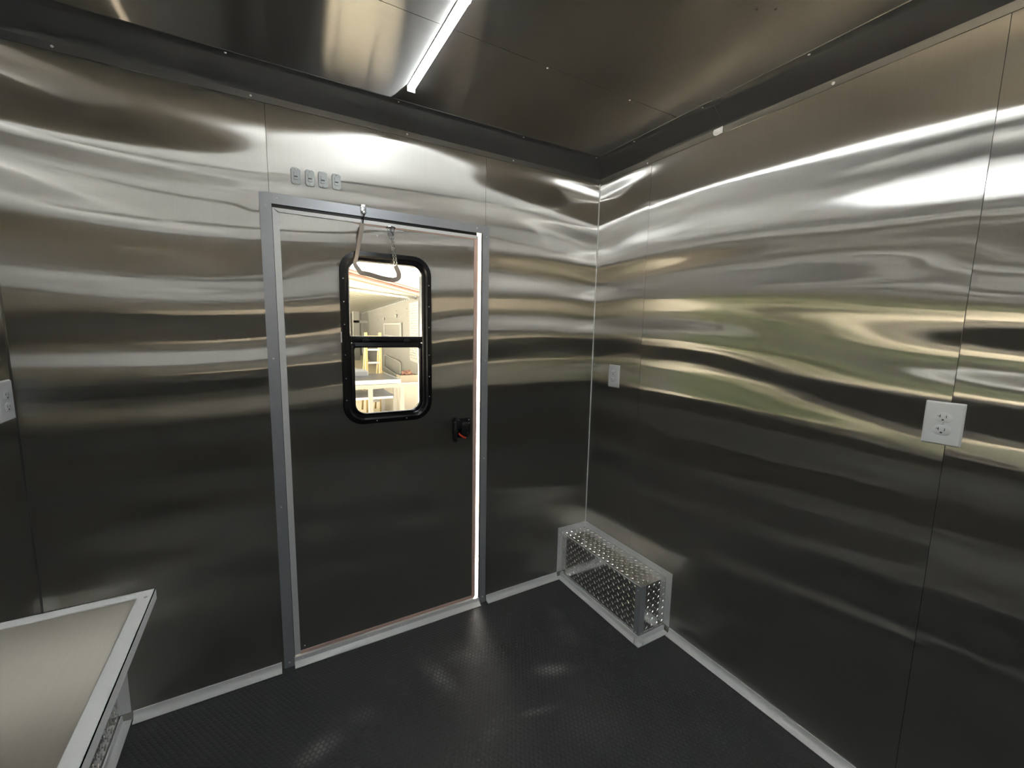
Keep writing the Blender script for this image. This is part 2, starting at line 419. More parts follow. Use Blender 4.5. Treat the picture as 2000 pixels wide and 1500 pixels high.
for k, (a, b) in enumerate(((-0.652, 0.0), (YN, -0.652))):
    bm = bmesh.new(); off = 0.0 if k else 0.0008
    extrude(bm, [(-d - (off if 0 < i < len(cp) - 1 else 0), z) for i, (d, z) in enumerate(cp)], 'y', a - (0.012 if k == 0 else 0), b)
    o = struct(link('trim_2' if k == 0 else 'trim_3', bm, M_COVE_SIDE, smooth=True))
    if k == 0:
        # rounded end tab of the lapped joint with its screw
        bm = bmesh.new()
        pr = [(-0.652 - 0.012, 2.052)] + [(-0.642 + 0.016 * math.cos(a_), 2.064 + 0.0145 * math.sin(a_)) for a_ in [i * PI / 16 - PI / 2 for i in range(17)]] + [(-0.664, 2.076)]
        A = [bm.verts.new((-0.0034, p[0], p[1])) for p in pr]; B = [bm.verts.new((-0.0052, p[0], p[1])) for p in pr]
        for i in range(len(pr)): bm.faces.new((A[i], A[(i + 1) % len(pr)], B[(i + 1) % len(pr)], B[i]))
        bm.faces.new(A); bm.faces.new(B[::-1]); link('end_tab', bm, M_ALU, o)
        screw((-0.0053, -0.645, 2.063), (-1, 0, 0), o, r=0.0055)
        screw((-0.080, -0.63, H - 0.0030), (0, 0, -1), o); screw((-0.080, -0.30, H - 0.0030), (0, 0, -1), o)
        screw((-0.0036, -0.31, 2.055), (-1, 0, 0), o)
    else:
        for y in (-1.015, -1.65, -2.3): screw((-0.0028, y, 2.060), (-1, 0, 0), o, r=0.005)
        for y in (-0.98, -1.6): screw((-0.080, y, H - 0.0026), (0, 0, -1), o)
bm = bmesh.new(); extrude(bm, [(XL + d, z) for d, z in cp], 'y', YN, 0.0); struct(link('trim_4', bm, M_COVE_SIDE, smooth=True))

# corner angle strip of thin bright metal at the wall corner
bm = bmesh.new()
extrude(bm, [(0, 0), (-0.004, 0), (-0.004, -0.0012), (-0.0012, -0.0012), (-0.0012, -0.004), (0, -0.004)], 'z', 0.28, 2.05)
struct(link('trim_5', bm, M_ALU))
bm = bmesh.new()
extrude(bm, [(XL, 0), (XL + 0.004, 0), (XL + 0.004, -0.0012), (XL + 0.0012, -0.0012), (XL + 0.0012, -0.004), (XL, -0.004)], 'z', 0.28, 2.05)
struct(link('trim_6', bm, M_COVE))

# baseboards: softly hollow aluminium angle
BB = [(0.0, 0.0), (0.0255, 0.0), (0.0265, 0.002), (0.0250, 0.0035), (0.013, 0.006), (0.0065, 0.012), (0.0035, 0.020), (0.0025, 0.0300), (0.0, 0.0300)]
def base_x(name, a, b, yw=0.0, parent=None):
    bm = bmesh.new(); extrude(bm, [(yw - d, z) for d, z in BB], 'x', a, b)
    o = link(name, bm, M_ALU, parent, smooth=True)
    return o if parent else struct(o)
def base_y(name, a, b, xw=0.0, sgn=-1, parent=None, cut=None):
    bm = bmesh.new(); extrude(bm, [(xw + sgn * d, z) for d, z in BB], 'y', a, b)
    o = link(name, bm, M_ALU, parent, smooth=True)
    return o if parent else struct(o)
b1 = base_x('baseboard_far', -1.930, -1.492); screw((-1.60, -0.0050, 0.018), (0, -1, 0.3), b1)
b2 = base_x('baseboard_far.001', -0.612, -0.187); screw((-0.46, -0.0050, 0.018), (0, -1, 0.3), b2)
b3 = base_y('baseboard_right', YN, -0.590)
for y in (-0.64, -1.03, -1.6): screw((-0.0050, y, 0.018), (-1, 0, 0.3), b3)

# ------------------------------------------------------------------ door frame (structure) and door
def quad_prism(bm, pts, y0, y1):
    A = [bm.verts.new((x, y0, z)) for x, z in pts]; B = [bm.verts.new((x, y1, z)) for x, z in pts]
    n = len(pts)
    for i in range(n): bm.faces.new((A[i], A[(i + 1) % n], B[(i + 1) % n], B[i]))
    bm.faces.new(A[::-1]); bm.faces.new(B)
ZB = 0.0
FL0, FL1, FR1, FR0, FT0, FT1 = -1.4835, -1.4475, -0.6175, -0.6500, 1.7675, 1.7330
bm = bmesh.new(); quad_prism(bm, [(FL0, ZB), (FL1, ZB), (FL1, FT1), (FL0, FT0)], -0.0030, 0.0)
df = struct(link('trim_7', bm, M_ALU_DK))
for z in (1.725, 1.205, 0.654, 0.02): screw((-1.466, -0.0030, z), (0, -1, 0), df)
bm = bmesh.new(); quad_prism(bm, [(FR1, ZB), (FR0, ZB), (FR0, FT1), (FR1, FT0)], -0.0030, 0.0)
dfr = struct(link('trim_8', bm, M_ALU_DK))
for z in (1.72, 1.18, 0.726, 0.03): screw((-0.632, -0.0030, z), (0, -1, 0), dfr)
bm = bmesh.new(); quad_prism(bm, [(FL0, FT0), (FL1, FT1), (FR0, FT1), (FR1, FT0)], -0.0032, 0.0)
dft = struct(link('trim_9', bm, M_ALU_DK))
for x in (-1.431, -0.678): screw((x, -0.0032, 1.752), (0, -1, 0), dft)
# jamb lining of the opening
bm = bmesh.new()
box(bm, (DX1 - 0.0015, 0.0, 0.0), (DX1, 0.05, DZ)); box(bm, (DX0, 0.0, 0.0), (DX0 + 0.0015, 0.05, DZ)); box(bm, (DX0, 0.0, DZ - 0.0015), (DX1, 0.05, DZ))
struct(link('trim_10', bm, M_ALU))
# sill strip
bm = bmesh.new()
extrude(bm, [(0.050, 0.0), (-0.0245, 0.0), (-0.0255, 0.003), (-0.013, 0.008), (-0.004, 0.016), (-0.002, 0.031), (0.050, 0.031)], 'x', -1.4475, -0.6500)
sill = struct(link('trim_11', bm, M_ALU, smooth=True))
for x in (-1.42, -1.17, -1.03, -0.70): screw((x, -0.0035, 0.022), (0, -1, 0.2), sill)

# door leaf, hinged on the left and standing a finger ajar on the right
dx0, dx1, dz0, dz1 = -1.4460, -0.6720, 0.040, 1.722
door = thing('door_1', (-1.4455, 0.015, 0.040), 'brushed stainless door with a black-framed window, standing slightly ajar in the far wall', 'door')
door['kind'] = 'structure'
WX0, WX1, WZ0, WZ1 = -1.211, -0.911, 0.966, 1.579   # hole in the leaf
bm = bmesh.new()
for (a0, a1, c0, c1) in ((dx0, WX0, dz0, dz1), (WX1, dx1, dz0, dz1), (WX0, WX1, dz0, WZ0), (WX0, WX1, WZ1, dz1)):
    box(bm, (a0, 0.0055, c0), (a1, 0.026, c1))
bmesh.ops.remove_doubles(bm, verts=bm.verts[:], dist=1e-5)
link('door_panel', bm, M_DOOR, door)
bm = bmesh.new(); quad_prism(bm, [(dx0, dz0), (-1.4255, dz0 + 0.0), (-1.4255, 1.701), (dx0, dz1)], 0.0005, 0.0055); link('edge_trim', bm, M_ALU, door)
bm = bmesh.new(); quad_prism(bm, [(dx0, dz1), (-1.4255, 1.709), (dx1 - 0.004, 1.709), (dx1, dz1)], 0.0005, 0.0055); link('edge_trim', bm, M_ALU, door)
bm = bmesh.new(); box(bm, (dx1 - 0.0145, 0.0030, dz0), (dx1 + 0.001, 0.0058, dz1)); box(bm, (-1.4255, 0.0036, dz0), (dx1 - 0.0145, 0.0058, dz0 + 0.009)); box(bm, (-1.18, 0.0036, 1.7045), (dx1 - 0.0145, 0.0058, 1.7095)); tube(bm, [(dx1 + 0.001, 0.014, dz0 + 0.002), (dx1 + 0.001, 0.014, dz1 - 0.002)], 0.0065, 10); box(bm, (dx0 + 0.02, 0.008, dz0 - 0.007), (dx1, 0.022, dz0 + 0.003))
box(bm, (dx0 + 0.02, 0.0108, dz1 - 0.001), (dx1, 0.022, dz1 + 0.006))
o = link('gap_glow_strip', bm, M_GAPGLOW, door, smooth=True); o['label'] = 'door edge strip painted peach for the sun glow at the gap'  # sun glow round the ajar leaf, painted as peach strips
bm = bmesh.new(); box(bm, (-1.4473, 0.002, 0.032), (dx0, 0.024, 1.7333)); box(bm, (-1.4473, 0.002, dz1 + 0.0005), (-0.676, 0.010, 1.7333))  # black fill that keeps the left and top gaps looking shaded
o = link('shadow_gap_strip', bm, M_BLACKM, door); o['label'] = 'black strip painting the shadow gap between door and frame'
screw((-1.096, 0.0053, 1.672), (0, -1, 0), door, r=0.003); screw((-1.41, 0.0053, 0.065), (0, -1, 0), door, r=0.003)

# window in the door
def ringpts(x0, x1, z0, z1, r, y, rb=None): return [(x, y, z) for x, z in rrect(x0, x1, z0, z1, r, 8, rb)]
bm = bmesh.new()
loft(bm, [ringpts(-1.2385, -0.8835, 0.9385, 1.6075, 0.076, 0.0055), ringpts(-1.2385, -0.8835, 0.9385, 1.6075, 0.076, -0.004), ringpts(-1.2355, -0.8865, 0.9415, 1.6045, 0.073, -0.009),
          ringpts(-1.2200, -0.9020, 0.9570, 1.5890, 0.060, -0.011), ringpts(-1.2130, -0.9100, 0.9640, 1.5820, 0.053, -0.006), ringpts(-1.2080, -0.9150, 0.9700, 1.5770, 0.048, -0.006),
          ringpts(-1.2040, -0.9240, 0.9740, 1.5700, 0.046, -0.001), ringpts(-1.2040, -0.9240, 0.9740, 1.5700, 0.046, 0.030), ringpts(-1.2385, -0.8835, 0.9385, 1.6075, 0.076, 0.030)])
wfm = link('window_frame', bm, M_BLACK, door, smooth=True)
bm = bmesh.new()
box(bm, (-1.2045, -0.0035, 1.262), (-0.9235, 0.020, 1.2865), 0.002)
box(bm, (-1.1980, -0.0075, 1.268), (-0.9300, -0.0030, 1.2740), 0.001)
mrail = link('meeting_rail', bm, M_BLACK, door, smooth=True)
bm = bmesh.new()
loft(bm, [ringpts(-1.2045, -0.9235, 0.9735, 1.2640, 0.014, -0.002, 0.046), ringpts(-1.1975, -0.9320, 0.9790, 1.2480, 0.010, -0.005, 0.042), ringpts(-1.1925, -0.9385, 0.9815, 1.2420, 0.008, -0.002, 0.040),
          ringpts(-1.1925, -0.9385, 0.9815, 1.2420, 0.008, 0.012, 0.040), ringpts(-1.2045, -0.9235, 0.9735, 1.2640, 0.014, 0.012, 0.046)], closed=True)
sash = link('lower_sash', bm, M_BLACK, door, smooth=True)
bm = bmesh.new(); box(bm, (-1.225, 0.014, 1.27), (-0.905, 0.017, 1.588)); link('upper_glass', bm, M_GLASS, door)
bm = bmesh.new(); box(bm, (-1.2000, 0.007, 0.976), (-0.928, 0.010, 1.2520)); link('lower_glass', bm, M_GLASS, sash)
for z in (1.50, 1.415, 1.33, 1.215, 1.125, 1.04):
    screw((-1.2265, -0.0098, z), (0, -1, 0), wfm, r=0.0022); screw((-0.8965, -0.0098, z - 0.005), (0, -1, 0), wfm, r=0.0022)
for x in (-1.115, -0.995): screw((x, -0.0098, 0.9510), (0, -1, 0), wfm, r=0.0022)
bm = bmesh.new(); box(bm, (-1.2400, -0.0068, 1.262), (-1.2340, -0.0008, 1.302), 0.001); link('latch_clip', bm, M_SCREW, wfm)
for x in (-1.15, -0.99): 
    bm = bmesh.new(); box(bm, (x - 0.012, -0.013, 1.266), (x + 0.012, -0.0075, 1.276), 0.002); link('finger_pull', bm, M_BLACKM, mrail)

# paddle latch on the door
lt = thing('paddle_latch', (-0.755, 0.0055, 0.88), 'black paddle latch with a red lever on the right side of the door', 'door latch')
bm = bmesh.new()
loft(bm, [ringpts(-0.776, -0.702, 0.836, 0.926, 0.010, 0.0055), ringpts(-0.776, -0.702, 0.836, 0.926, 0.010, -0.0005), ringpts(-0.774, -0.704, 0.838, 0.924, 0.009, -0.0025)], True, True)
link('base_plate', bm, M_BLACKM, lt, smooth=True)
bm = bmesh.new()
loft(bm, [ringpts(-0.754, -0.706, 0.846, 0.912, 0.012, -0.002), ringpts(-0.752, -0.708, 0.848, 0.910, 0.012, -0.016), ringpts(-0.746, -0.714, 0.854, 0.904, 0.010, -0.020)], True, True)
link('housing', bm, M_BLACKM, lt, smooth=True)
bm = bmesh.new()   # grab handle stands proud at the left
tube(bm, [(-0.778, 0.003, 0.918), (-0.784, -0.020, 0.921), (-0.792, -0.038, 0.912), (-0.795, -0.042, 0.885), (-0.795, -0.042, 0.858), (-0.790, -0.036, 0.838)], 0.011, 12, flat=(0.030, 0.020))
box(bm, (-0.790, -0.028, 0.884), (-0.756, 0.001, 0.922), 0.004)
link('handle', bm, M_BLACKM, lt, smooth=True)
bm = bmesh.new()
tube(bm, [(-0.762, -0.012, 0.861), (-0.757, -0.018, 0.853), (-0.748, -0.020, 0.846), (-0.734, -0.021, 0.838)], 0.0042, 10)
o = link('lever', bm, M_RED, lt, smooth=True); o['label'] = 'red locking lever'
for q in ((-0.766, 0.914), (-0.710, 0.916), (-0.767, 0.870), (-0.711, 0.846)): screw((q[0], -0.0026, q[1]), (0, -1, 0), lt, r=0.0030)
for q in ((-0.716, 0.904), (-0.722, 0.860)): screw((q[0], -0.0190, q[1]), (0, -1, 0), lt, r=0.0022)

# strap and chain over the door window
stp = thing('door_strap', (-1.149, -0.0032, 1.755), 'grey-brown webbing strap looping down from a hook plate on the door header', 'strap')
bm = bmesh.new(); box(bm, (-1.157, -0.0062, 1.744), (-1.137, -0.0032, 1.775), 0.001); box(bm, (-1.151, -0.0120, 1.742), (-1.141, -0.0055, 1.750), 0.001)
tube(bm, [(-1.154, -0.006, 1.752), (-1.152, -0.014, 1.744), (-1.146, -0.018, 1.739), (-1.140, -0.014, 1.744), (-1.138, -0.006, 1.752)], 0.0018, 8)
hk = link('hook_plate', bm, M_CHAIN, stp, smooth=True)
screw((-1.147, -0.0062, 1.767), (0, -1, 0), hk, r=0.004)
bm = bmesh.new(); tube(bm, [(-1.147, -0.018, 1.741), (-1.149, -0.020, 1.730), (-1.151, -0.020, 1.718), (-1.154, -0.022, 1.700)], 0.0022, 8)
link('cord_knot', bm, M_BLACKM, stp, smooth=True)
bm = bmesh.new()
pts = [(-1.155, -0.024, 1.703), (-1.163, -0.028, 1.665), (-1.174, -0.032, 1.615), (-1.182, -0.034, 1.575), (-1.188, -0.034, 1.557), (-1.184, -0.035, 1.545), (-1.176, -0.036, 1.533), (-1.168, -0.037, 1.522), (-1.155, -0.040, 1.520),
       (-1.130, -0.042, 1.516), (-1.095, -0.043, 1.508), (-1.060, -0.042, 1.504), (-1.040, -0.040, 1.506), (-1.028, -0.038, 1.514), (-1.026, -0.036, 1.530), (-1.032, -0.033, 1.547), (-1.037, -0.030, 1.560)]
def smoothp(p, k=3):
    out = []
    for i in range(len(p) - 1):
        a = p[max(i - 1, 0)]; b = p[i]; c = p[i + 1]; d = p[min(i + 2, len(p) - 1)]
        for j in range(k):
            t = j / k
            out.append(tuple(0.5 * ((2 * b[m]) + (-a[m] + c[m]) * t + (2 * a[m] - 5 * b[m] + 4 * c[m] - d[m]) * t * t + (-a[m] + 3 * b[m] - 3 * c[m] + d[m]) * t ** 3) for m in range(3)))
    out.append(p[-1]); return out
sp_ = smoothp(pts)
rings = []
for i, p in enumerate(sp_):
    d = (Vector(sp_[min(i + 1, len(sp_) - 1)]) - Vector(sp_[max(i - 1, 0)])).normalized()
    tw = 0.15 + 0.5 * math.sin(i * 0.16)
    s = d.cross(Vector((0, 1, 0))).normalized(); t = s.cross(d).normalized()
    wv = (s * math.cos(tw) + t * math.sin(tw)).normalized(); tv = wv.cross(d)
    w = 0.0085; th = 0.0012
    rings.append([bm.verts.new(Vector(p) + wv * a * w + tv * b * th) for a, b in ((-1, -1), (1, -1), (1, 1), (-1, 1))])
for A, B in zip(rings, rings[1:]):
    for k in range(4): bm.faces.new((A[k], A[(k + 1) % 4], B[(k + 1) % 4], B[k]))
bm.faces.new(rings[0]); bm.faces.new(rings[-1])
link('webbing', bm, M_STRAP, stp, smooth=True)
ch = thing('door_chain', (-1.044, 0.0055, 1.70), 'doubled silver chain hanging from an eye plate above the door window', 'chain')
bm = bmesh.new()
tube(bm, [(-1.060, 0.004, 1.706), (-1.057, -0.004, 1.708), (-1.044, -0.006, 1.709), (-1.031, -0.004, 1.708), (-1.028, 0.004, 1.706)], 0.003, 8)
loft(bm, [ringpts(-1.058, -1.030, 1.672, 1.706, 0.012, 0.0055), ringpts(-1.058, -1.030, 1.672, 1.706, 0.012, 0.001)], True, True)
tube(bm, [(-1.044 + 0.009 * math.cos(a), -0.006, 1.678 + 0.016 * math.sin(a)) for a in [2 * PI * k / 16 for k in range(16)]], 0.0022, 6, closed=True)
ep = link('eye_plate', bm, M_CHAIN, ch, smooth=True)
screw((-1.052, 0.001, 1.698), (0, -1, 0), ep, r=0.003); screw((-1.036, 0.001, 1.698), (0, -1, 0), ep, r=0.003)
bm = bmesh.new()
for sx in (-1, 1):
    nL = 15
    for k in range(nL):
        t = (k + 0.5) / nL
        c = Vector((-1.044 + 0.008 * t + sx * (0.0035 + 0.0015 * t), -0.010 - 0.020 * t, 1.668 - 0.104 * t))
        ring = []
        for j in range(10):
            a = 2 * PI * j / 10
            u = Vector((math.cos(a) * 0.0028, 0, math.sin(a) * 0.0052))
            if k % 2: u = Vector((0, u.x, u.z))
            ring.append(c + u)
        tube(bm, ring, 0.0009, 5, closed=True)
link('chain_links', bm, M_CHAIN, ch, smooth=True)

# ------------------------------------------------------------------ four small switch plates above the door
def switch_plate(x, z, label):
    t = thing('switch_plate', (x, 0, z), label, 'switch', 'small switch plates above the door')
    w, h = 0.0150, 0.0275
    bm = bmesh.new()
    loft(bm, [ringpts(x - w, x + w, z - h, z + h, 0.009, 0.0), ringpts(x - w, x + w, z - h, z + h, 0.009, -0.003), ringpts(x - w + 0.0015, x + w - 0.0015, z - h + 0.0015, z + h - 0.0015, 0.008, -0.0045)], False, True)
    link('plate', bm, M_GREYP, t, smooth=True)
    bm = bmesh.new(); loft(bm, [ringpts(x - 0.007, x + 0.007, z - 0.013, z + 0.013, 0.002, -0.0040), ringpts(x - 0.0065, x + 0.0065, z - 0.0125, z + 0.0125, 0.002, -0.0065)], False, True)
    rk = link('rocker', bm, M_GREYP, t, smooth=True)
    bm = bmesh.new(); box(bm, (x - 0.0055, -0.0075, z - 0.0045), (x + 0.0055, -0.0060, z - 0.0005), 0.0005); link('toggle_slot', bm, M_GREYD, rk)
    for s in (-1, 1): screw((x, -0.0045, z + s * 0.0215), (0, -1, 0), t, r=0.0026)
for x, z, lb in ((-1.369, 1.836, 'leftmost of the four small grey switch plates above the door'), (-1.3245, 1.8365, 'second from the left of the four small grey switch plates above the door'),
                 (-1.283, 1.8385, 'third from the left of the four small grey switch plates above the door'), (-1.2375, 1.840, 'rightmost of the four small grey switch plates above the door')):
    switch_plate(x, z, lb)

# ------------------------------------------------------------------ duplex outlets
def outlet(y, z, xw, sgn, label, w=0.037, h=0.056):
    """xw = wall plane, sgn = direction into the room"""
    t = thing('wall_outlet', (xw, y, z), label, 'outlet', 'white duplex wall outlets')
    def rr(a, b, c, d, r, dep, n=6): return [(xw + sgn * dep, p, q) for p, q in rrect(a, b, c, d, r, n)]
    bm = bmesh.new()
    loft(bm, [rr(y - w, y + w, z - h, z + h, 0.002, 0.0), rr(y - w, y + w, z - h, z + h, 0.002, 0.002), rr(y - w + 0.0035, y + w - 0.0035, z - h + 0.0035, z + h - 0.0035, 0.002, 0.006)], False, True)
    link('cover_plate', bm, M_WHITE, t, smooth=True)
    screw((xw + sgn * 0.006, y, z), (sgn, 0, 0), t, r=0.0026, mat=M_WHITE)
    for s in (1, -1):
        zc = z + s * 0.0165
        bm = bmesh.new()
        loft(bm, [rr(y - 0.0165, y + 0.0165, zc - 0.0125, zc + 0.0125, 0.0115, 0.0055), rr(y - 0.0165, y + 0.0165, zc - 0.0125, zc + 0.0125, 0.0115, 0.0072), rr(y - 0.0155, y + 0.0155, zc - 0.0115, zc + 0.0115, 0.0105, 0.0078)], False, True)
        fc = link('socket_face', bm, M_WHITE, t, smooth=True)
        bm = bmesh.new(); f = xw + sgn * 0.0079; f2 = xw + sgn * 0.0074
        lo, hi = min(f, f2), max(f, f2)
        e = -sgn   # left as seen from the room
        yl, yr = y - e * 0.0 + (0.0058 if sgn < 0 else -0.0058), y + (-0.0058 if sgn < 0 else 0.0058)
        box(bm, (lo, yl - 0.0009, zc - 0.0015), (hi, yl + 0.0009, zc + 0.0060)); box(bm, (lo, yr - 0.0008, zc - 0.0015), (hi, yr + 0.0008, zc + 0.0055))
        dl = 0.0045 if sgn < 0 else -0.0045
        box(bm, (lo, min(yl, yl + dl), zc + 0.0016), (hi, max(yl, yl + dl), zc + 0.0031))
        link('blade_slots', bm, M_SLOTG, fc)
        bm = bmesh.new()
        pp = [(y + 0.0022 * math.cos(a), zc - 0.0064 + 0.0022 * math.sin(a)) for a in [k * PI / 6 for k in range(7)]] + [(y - 0.0022, zc - 0.0082), (y + 0.0022, zc - 0.0082)]
        A = [bm.verts.new((xw + sgn * 0.0081, p, q)) for p, q in pp]; B = [bm.verts.new((xw + sgn * 0.0072, p, q)) for p, q in pp]
        for i in range(len(pp)): bm.faces.new((A[i], A[(i + 1) % len(pp)], B[(i + 1) % len(pp)], B[i]))
        bm.faces.new(A); link('ground_hole', bm, M_SLOT, fc)
outlet(-0.1675, 1.1035, 0.0, -1, 'white duplex outlet on the right wall close to the room corner')
outlet(-1.3545, 1.108, 0.0, -1, 'larger-looking white duplex outlet over a panel seam on the right wall', 0.0372, 0.055)
outlet(-0.050, 1.104, XL, 1, 'white duplex outlet on the left wall, cut by the photo\'s left edge')

# ------------------------------------------------------------------ boxed corners with tread plate
def tread(bm, origin, ua, va, W_, H_, nrm, pitch=0.0315):
    """flat sheet plus raised lugs; ua, va in-plane unit vectors"""
    o = Vector(origin); ua = Vector(ua); va = Vector(va); nrm = Vector(nrm)
    vs = [bm.verts.new(o + ua * a + va * b) for a, b in ((0, 0), (W_, 0), (W_, H_), (0, H_))]
    bm.faces.new(vs)
    i = 0; a = pitch / 2
    while a < W_ - 0.006:
        b = pitch / 2; j = 0
        while b < H_ - 0.006:
            for q in (0, 1):
                ang = PI / 4 if q else -PI / 4
                ca, cb = a + q * pitch / 2, b + q * pitch / 2
                if ca > W_ - 0.006 or cb > H_ - 0.006: continue
                d = ua * math.cos(ang) + va * math.sin(ang); s = ua * -math.sin(ang) + va * math.cos(ang)
                c = o + ua * ca + va * cb
                l, w, h = 0.0100, 0.0028, 0.0019
                base = [bm.verts.new(c + d * (l * math.cos(t)) + s * (w * math.sin(t))) for t in [k * PI / 4 for k in range(8)]]
                top = [bm.verts.new(c + nrm * h + d * (l * 0.55 * math.cos(t)) + s * (w * 0.4 * math.sin(t))) for t in [k * PI / 4 for k in range(8)]]
                for k in range(8): bm.faces.new((base[k], base[(k + 1) % 8], top[(k + 1) % 8], top[k]))
                bm.faces.new(top)
            b += pitch
        a += pitch

def lprof_z(x, y, sx, sy, w, t):
    """L angle in plan, corner at x,y, legs going sx, sy"""
    return [(x, y), (x + sx * w, y), (x + sx * w, y + sy * t), (x + sx * t, y + sy * t), (x + sx * t, y + sy * w), (x, y + sy * w)]

def corner_box(xw, sx, yend, depth, top, label, full=True):
    """box in the corner of far wall and a side wall xw; sx = direction into the room along x"""
    t = thing('tread_plate_box', (xw + sx * depth / 2, yend / 2, 0), label, 'box')
    xf = xw + sx * depth
    e = 0.0005
    bm = bmesh.new(); tread(bm, (xf, -e, 0.0), (0, -1, 0), (0, 0, 1), -yend, top, (sx, 0, 0)); o = link('front_plate', bm, M_TREAD, t)
    bm = bmesh.new(); tread(bm, (xw, yend, 0.0), (sx, 0, 0), (0, 0, 1), depth, top, (0, -1, 0)); link('end_plate', bm, M_TREAD, t)
    bm = bmesh.new(); tread(bm, (xw, -e, top), (sx, 0, 0), (0, -1, 0), depth, -yend, (0, 0, 1)); link('top_plate', bm, M_TREAD, t)
    k = 0.0015; w = 0.030
    def strip(lo, hi):
        lo2 = [min(a, b) for a, b in zip(lo, hi)]; hi2 = [max(a, b) for a, b in zip(lo, hi)]
        bm = bmesh.new(); box(bm, lo2, hi2); return link('angle_trim', bm, M_ALU, t)
    # legs on the walls around the box
    s1 = strip((xw, -0.0005, top), (xf + sx * w, -k, top + w)); screw((xf + sx * 0.0, -k, top + w * 0.7), (0, -1, 0), s1, r=0.0025)
    s2 = strip((xw + sx * 0.0005, 0, top), (xw + sx * k, yend - w, top + w))
    for y in (yend * 0.44, yend * 0.93): screw((xw + sx * k, y, top + w * 0.75), (sx, 0, 0), s2, r=0.0025)
    s3 = strip((xf, -0.0005, 0.03), (xf + sx * w, -k, top)); screw((xf + sx * w * 0.7, -k, top - 0.012), (0, -1, 0), s3, r=0.0028); screw((xf + sx * w * 0.7, -k, 0.05), (0, -1, 0), s3, r=0.0028)
    s4 = strip((xw + sx * 0.0005, yend, 0.03), (xw + sx * k, yend - w, top)); screw((xw + sx * k, yend - w * 0.55, top - 0.012), (sx, 0, 0), s4, r=0.0032); screw((xw + sx * k, yend - w * 0.6, 0.05), (sx, 0, 0), s4, r=0.0028)
    # inner legs lying on the plates
    strip((xf, -0.002, 0.03), (xf + sx * k, -0.004, top))
    # upright angle at the free corner
    bm = bmesh.new()
    extrude(bm, lprof_z(xf + sx * 0.0022, yend - 0.0022, -sx, 1, 0.030, 0.0015), 'z', 0.0, top + 0.001)
    up = link('angle_trim', bm, M_ALU_DK, t)
    screw((xf + sx * 0.0022, yend + 0.014, top - 0.022), (sx, 0, 0), up, r=0.0028); screw((xf + sx * 0.0022, yend + 0.014, 0.034), (sx, 0, 0), up, r=0.0028)
    screw((xf - sx * 0.014, yend - 0.0022, 0.034), (0, -1, 0), up, r=0.0025)
    # foot angles
    def foot(prof, axis, a, b):
        bm = bmesh.new(); extrude(bm, prof, axis, a, b); return link('angle_trim', bm, M_ALU, t)
    FB = [(0.0, 0.0), (0.027, 0.0), (0.027, 0.002), (0.005, 0.0045), (0.0045, 0.0260), (0.0, 0.0260)]
    f1 = foot([(xf + sx * (d + 0.0025), z) for d, z in FB], 'y', -0.0005, yend - 0.0295)
    f2 = foot([(yend - 0.0025 - d, z) for d, z in FB], 'x', *(sorted((xw + sx * 0.003, xf + sx * 0.0295))))
    screw((xf + sx * 0.017, -0.012, 0.0035), (0, 0, 1), f1, r=0.003); screw((xf + sx * 0.017, yend + 0.01, 0.0035), (0, 0, 1), f1, r=0.003)
    screw((xf - sx * 0.02, yend - 0.017, 0.0035), (0, 0, 1), f2, r=0.003)
    # thin lip along the front top edge
    strip((xf + sx * 0.0003, -0.002, top - 0.004), (xf + sx * 0.0018, yend, top + 0.0016))
    return t
corner_box(0.0, -1, -0.557, 0.157, 0.250, 'low silver tread-plate box standing in the right corner on the black floor')
corner_box(XL, 1, -2.6, 0.145, 0.250, 'low tread-plate box along the left wall under the worktop')

# ------------------------------------------------------------------ worktop
wt = thing('worktop', (-1.90, -1.9, 0.884), 'pale steel worktop edged with aluminium angle in the lower left corner', 'counter')
tx, ty, tz, ye = -1.657, -0.888, 0.900, -3.40
bm = bmesh.new(); box(bm, (XL + 0.0005, ye, tz - 0.016), (tx - 0.001, ty - 0.001, tz - 0.0012)); link('counter_sheet', bm, M_TOP, wt)
bm = bmesh.new()
quad = lambda P, z0, z1: None
def flat_prism(bm, pts, z0, z1):
    A = [bm.verts.new((x, y, z0)) for x, y in pts]; B = [bm.verts.new((x, y, z1)) for x, y in pts]
    n = len(pts)
    for i in range(n): bm.faces.new((A[i], A[(i + 1) % n], B[(i + 1) % n], B[i]))
    bm.faces.new(A[::-1]); bm.faces.new(B)
wd = 0.0195
flat_prism(bm, [(tx, ye), (tx, ty), (tx - wd, ty - 0.0145), (tx - wd, ye)], tz - 0.0012, tz)
flat_prism(bm, [(tx, ye), (tx, ty), (tx - 0.0012, ty - 0.001), (tx - 0.0012, ye)], tz - 0.018, tz)
e1 = link('edge_trim', bm, M_ALU, wt)
bm = bmesh.new()
flat_prism(bm, [(XL, ty), (tx, ty), (tx - wd, ty - 0.0195), (XL, ty - 0.0195)], tz - 0.0012, tz - 0.0001)
flat_prism(bm, [(XL, ty), (tx, ty), (tx - 0.001, ty - 0.0012), (XL, ty - 0.0012)], tz - 0.018, tz - 0.0001)
e2 = link('edge_trim', bm, M_ALU, wt)
screw((tx - 0.0085, ty - 0.022, tz), (0, 0, 1), e1, r=0.0022); screw((tx - 0.034, ty - 0.010, tz), (0, 0, 1), e2, r=0.0022)
bm = bmesh.new()
box(bm, (XL + 0.0005, ye, tz - 0.056), (XL + 0.03, ty - 0.03, tz - 0.0165))
